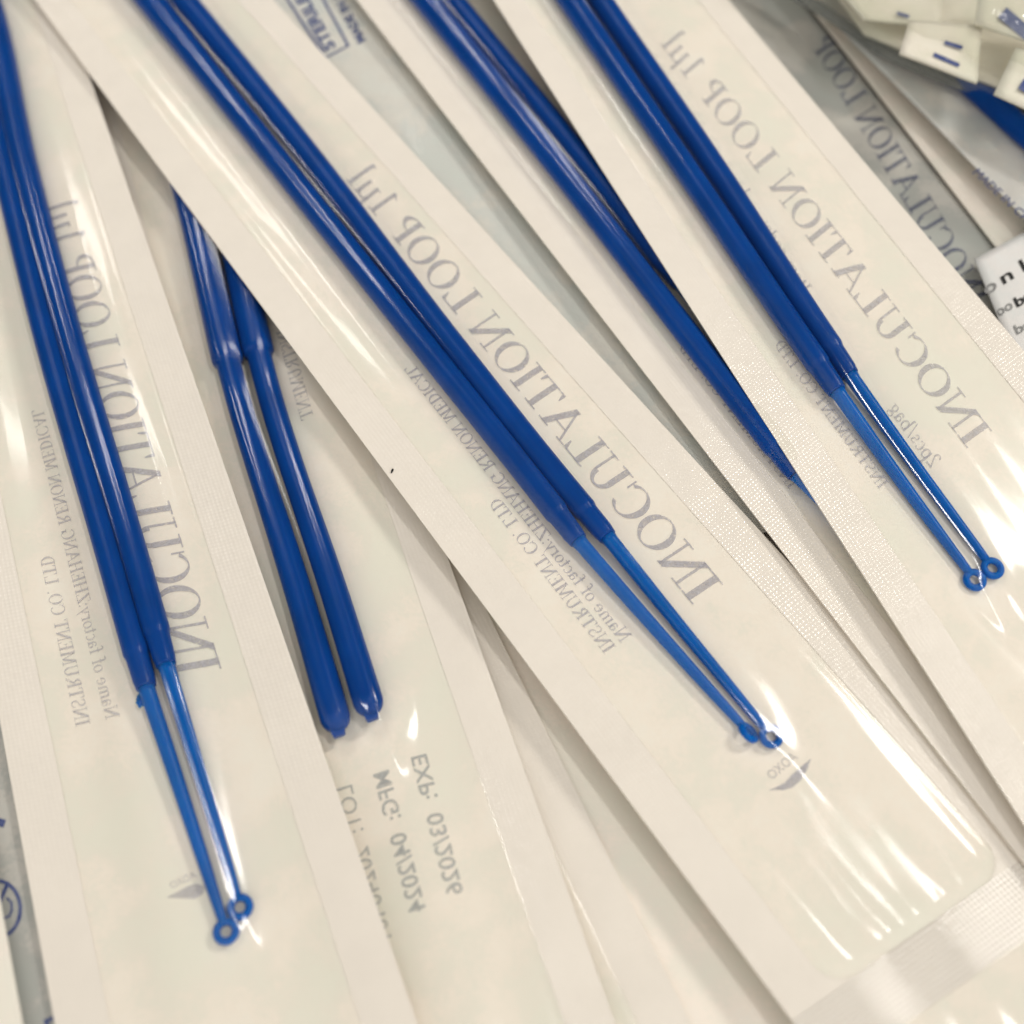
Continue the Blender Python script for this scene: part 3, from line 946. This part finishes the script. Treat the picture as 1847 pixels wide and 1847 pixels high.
serif(SH['narrow'], 'INSTRUMENT CO.,LTD', (1424, 884), (1222, 628), 1.5, M_INK_BACK, p_nar)
sans(SH['reverse'], 'EXP:  03/2026', (768, 1357), (836, 1610), 1.7, M_INK_GREY, p_rev, bold=0.012)
sans(SH['reverse'], 'MFG:  04/2024', (700, 1386), (768, 1640), 1.7, M_INK_GREY, p_rev, bold=0.012)
sans(SH['reverse'], 'LOT:  20240401', (634, 1412), (706, 1690), 1.7, M_INK_GREY, p_rev)
serif(SH['reverse'], 'INSTRUMENT', (520, 590), (566, 752), 1.6, M_INK_BACK_PALE, p_rev)
sans(SH['printed_top'], 'STERILE', (606, 86), (551, -12), 1.75, M_INK_BLUE, p_top, mirrored=False, bold=0.03)
sans(SH['printed_top'], 'MADE IN CHINA', (660, 74), (588, -60), 1.25, M_INK_BLUE, p_top, mirrored=False, bold=0.03)

def line_box(sheet, pts, width_mm, mat, parent, name):
    V, Fc = [], []
    loc = []
    for p in pts:
        t, q = sheet.px(*p)
        loc.append(np.array([q * sheet.wid, t * sheet.len]))
    for k, (a, b) in enumerate(zip(loc[:-1], loc[1:])):
        d = (b - a) / np.linalg.norm(b - a)
        n = np.array([-d[1], d[0]]) * width_mm / 2
        c = [a - n - d * width_mm / 2, a + n - d * width_mm / 2, b + n + d * width_mm / 2, b - n + d * width_mm / 2]
        base = len(V)
        for x, y in c:
            q = sheet.S(y / sheet.len, x / sheet.wid)
            q[2] += (0.07 + 0.003 * (k % 9)) * MM
            V.append(q)
        Fc.append((base, base + 1, base + 2, base + 3))
    return mesh_obj(name, V, Fc, mat, parent, smooth=False)

line_box(SH['printed_top'], [(560, -44), (628, 83), (587, 105), (480, -60)], 0.36, M_INK_BLUE, p_top, 'printed_frame')
# crossed single-use symbol on the grey pouch back
circ = [(-4 + 41 * math.cos(w), 1640 + 51 * math.sin(w)) for w in np.linspace(0, 2 * math.pi, 40)]
line_box(SH['lower_grey'], circ, 0.34, M_INK_BLUE, p_low, 'single_use_symbol')
line_box(SH['lower_grey'], [(14, 1594), (-24, 1688)], 0.34, M_INK_BLUE, p_low, 'single_use_symbol')
two = [(14, 1621), (21, 1628), (22, 1642), (17, 1653), (8, 1656), (-2, 1645), (-14, 1630), (-14, 1664)]
line_box(SH['lower_grey'], two, 0.22, M_INK_BLUE, p_low, 'single_use_symbol')
line_box(SH['lower_grey'], [(-20, 1478), (2, 1484)], 0.8, M_INK_BLUE, p_low, 'printed_frame')
line_box(SH['lower_grey'], [(106, 1832), (84, 1842), (92, 1900)], 0.36, M_INK_BLUE, p_low, 'printed_frame')

def wing(sheet, pts, parent, mat):
    V = []
    for p in pts:
        q = sheet.place(p[0], p[1], 0.075)
        V.append(q)
    mesh_obj('wing_mark', V, [tuple(range(len(V)))], mat, parent, smooth=False)
wing(SH['centre'], [(1386, 1425), (1400, 1420), (1416, 1412), (1428, 1398), (1444, 1384), (1463, 1368), (1456, 1388), (1444, 1408), (1430, 1420), (1412, 1425)], p_centre, M_INK_BACK)
wing(SH['left'], [(300, 1619), (318, 1610), (335, 1600), (352, 1594), (370, 1598), (366, 1612), (352, 1621), (330, 1620)], p_left, M_INK_BACK_PALE)
sans(SH['centre'], 'OXOA', (1392, 1408), (1440, 1368), 0.95, M_INK_BACK_PALE, p_centre, mirrored=False)
sans(SH['left'], 'OXOA', (310, 1604), (356, 1582), 0.7, M_INK_BACK_PALE, p_left, mirrored=False)

# far letters and label
serif(SH['far_grey'], 'INOCULATION LOOP', (1745, 560), (1462, 80), 4.0, M_INK_HAZE, p_fg, mirrored=True)
sans(SH['far_right'], 'MADE IN CHINA', (1752, 312), (1880, 432), 1.5, M_INK_BLUE, p_fr, mirrored=False)

LAB = Sheet((1757, 468, 5.0), (2010, 330, 5.0), (2120, 560, 5.0), (1850, 700, 5.0), 40, 0.0)
lab = thing('label_sticker', 'white sticker with black lettering at the right edge beside the topmost pouch', 'label', LAB.S(.5, .5))
T, Sg = np.meshgrid(np.linspace(0, 1, 20), np.linspace(0, 1, 20), indexing='ij')
o = mesh_obj('sticker_sheet', LAB.S(T, Sg).reshape(-1, 3), grid_faces(20, 20), M_LABEL, lab, uv=np.stack([Sg, T], -1).reshape(-1, 2))
thicken(o, 0.12 * MM)
sans(LAB, 'o', (1778, 534), (1800, 520), 1.9, M_INK_BLUR, lab, mirrored=False, bold=0.02)
sans(LAB, 'n L', (1808, 515), (1866, 478), 1.9, M_INK_BLACK, lab, mirrored=False, bold=0.02)
sans(LAB, 'oo', (1800, 572), (1828, 556), 1.5, M_INK_BLUR, lab, mirrored=False, bold=0.02)
sans(LAB, 'bag', (1833, 556), (1880, 528), 1.5, M_INK_BLACK, lab, mirrored=False, bold=0.03)
sans(LAB, 'ba', (1832, 605), (1862, 590), 1.4, M_INK_BLUR, lab, mirrored=False, bold=0.02)

# ------------------------------------------------------------------ clear bag of paper packets at the top right
def card(corners, thick, label, marks=(), group='paper packets in the clear bag'):
    P = [at(x, y, z * MM) for x, y, z in corners]
    c = sum(P) / 4
    root = thing('paper_packet', label, 'packet', c, group)
    n = np.cross(P[1] - P[0], P[3] - P[0]); n /= np.linalg.norm(n)
    if n[2] < 0:
        n = -n
    nr = 10
    V, UVl = [], []
    for i in range(nr):
        for j in range(nr):
            u, v = j / (nr - 1), i / (nr - 1)
            p = P[0]*(1-u)*(1-v) + P[1]*u*(1-v) + P[2]*u*v + P[3]*(1-u)*v
            p = p + n * (0.25 * math.sin(u * 3.0 + c[0] * 900) * math.sin(v * 2.6)) * MM
            V.append(p); UVl.append((u, v))
    o = mesh_obj('packet_sheet', V, grid_faces(nr, nr), M_CARD, root, uv=np.array(UVl))
    thicken(o, thick * MM)
    for (x0, y0, x1, y1, w) in marks:
        # bar of ink lying on the packet
        def on(x, y):
            r = at(x, y, 0) - CAM
            k = np.dot(c + n * 0.33 * MM - CAM, n) / np.dot(r, n)
            return CAM + r * k
        d = np.array([x1 - x0, y1 - y0], float); d /= np.linalg.norm(d)
        m = np.array([-d[1], d[0]]) * w / 2
        q = [on(x0 - m[0], y0 - m[1]), on(x1 - m[0], y1 - m[1]), on(x1 + m[0], y1 + m[1]), on(x0 + m[0], y0 + m[1])]
        mesh_obj('printed_bar', q, [(0, 1, 2, 3)], M_INK_BLUE, root, smooth=False)
    return root

card([(1400, -160, 12), (2050, -160, 12), (2050, 250, 10), (1560, 60, 10)], .5, 'large cream packet lying flat beneath the others in the clear bag')
card([(1440, -160, 7), (2050, -160, 7), (2050, 265, 6.5), (1590, 92, 6.5)], .5, 'cream packet added low in the clear bag to block light, its lower edge along the hem')  # added to block light and darken the pouches under the bag
card([(1480, -60, 14), (1702, -70, 14), (1698, 44, 13.4), (1560, 32, 13.2)], .5, 'cream packet with one grey-blue dash, at the top edge in the bag', [(1618, 23, 1640, 30, 6)])
card([(1640, 36, 15), (1772, 46, 15), (1764, 146, 14), (1622, 96, 14)], .5, 'cream packet with two navy dashes in the clear bag', [(1704, 76, 1736, 86, 7), (1684, 98, 1730, 118, 8)])
card([(1770, -40, 17), (1960, -20, 17), (1960, 110, 16), (1760, 40, 16)], .5, 'cream packet with a thick navy stripe in the top right corner', [(1808, 22, 1905, 105, 24)])
card([(1832, 86, 16.4), (1990, 120, 16.4), (1990, 260, 15.5), (1794, 166, 15.5)], .5, 'cream packet at the right edge with a navy mark, inside the bag', [(1842, 150, 1880, 172, 22)])

def make_bag():
    root = thing('plastic_bag', 'clear plastic bag of cream paper packets in the top right corner', 'bag', at(1700, 40, .012))
    low = smooth_chain([[1330, -60, 0], [1400, -18, 0], [1480, 30, 0], [1600, 108, 0], [1700, 150, 0], [1847, 203, 0], [2040, 270, 0]], 60)
    rows, V, UVl = 26, [], []
    for i in range(rows):
        v = i / (rows - 1)
        for j, p in enumerate(low):
            u = j / (len(low) - 1)
            h = 8.0 + 12.5 * math.sin(min(1, v * 1.9) * math.pi / 2) + 0.5 * math.sin(u * 19 + v * 5) + 0.35 * math.sin(u * 47 - v * 9)
            if i == 0:
                h = 7.5
            q = at(p[0] + v * 120, p[1] - v * 330, h * MM)
            V.append(q); UVl.append((u * 60, v * 25))
    mesh_obj('bag_film', V, grid_faces(rows, len(low)), M_FILM_BAG, root, uv=np.array(UVl))
    # welded hem along the lower edge
    V, UVl = [], []
    for i, k in enumerate((0, 0.5, 1)):
        for j, p in enumerate(low):
            V.append(at(p[0] + k * 3, p[1] - k * 24, (7.3 + 0.8 * k) * MM)); UVl.append((j, k))
    o = mesh_obj('bag_hem', V, grid_faces(3, len(low)), HEM, root, uv=np.array(UVl))
    thicken(o, 0.2 * MM)
HEM = film_mat('bag_hem_film', tint=(0.62, 0.64, 0.63), haze=0.35, rough=0.2, hazecol=(0.30, 0.32, 0.33))
make_bag()

# a tiny dark speck lying on the seal edge of the middle pouch
_c = SH['centre'].place(707.5, 849, 0.12)
_V, _F = [], []
_n = 12
for _k, _z in ((1.0, -0.04), (0.8, 0.10)):
    for _i in range(_n):
        _w = 2 * math.pi * _i / _n
        _x, _y = 0.13 * math.cos(_w), (0.34 + 0.05 * math.sin(3 * _w)) * math.sin(_w)
        _V.append(_c + np.array([(_x * 0.93 + _y * 0.30) * _k, (_y * 0.93 - _x * 0.30) * _k, _z]) * MM)
_F = [tuple(range(_n))[::-1], tuple(range(_n, 2 * _n))] + [(_i, (_i + 1) % _n, _n + (_i + 1) % _n, _n + _i) for _i in range(_n)]
_o = mesh_obj('dust_speck', _V, _F, M_INK_BLACK)
_o['label'], _o['category'] = 'tiny black speck on the left edge of the long middle pouch', 'speck'
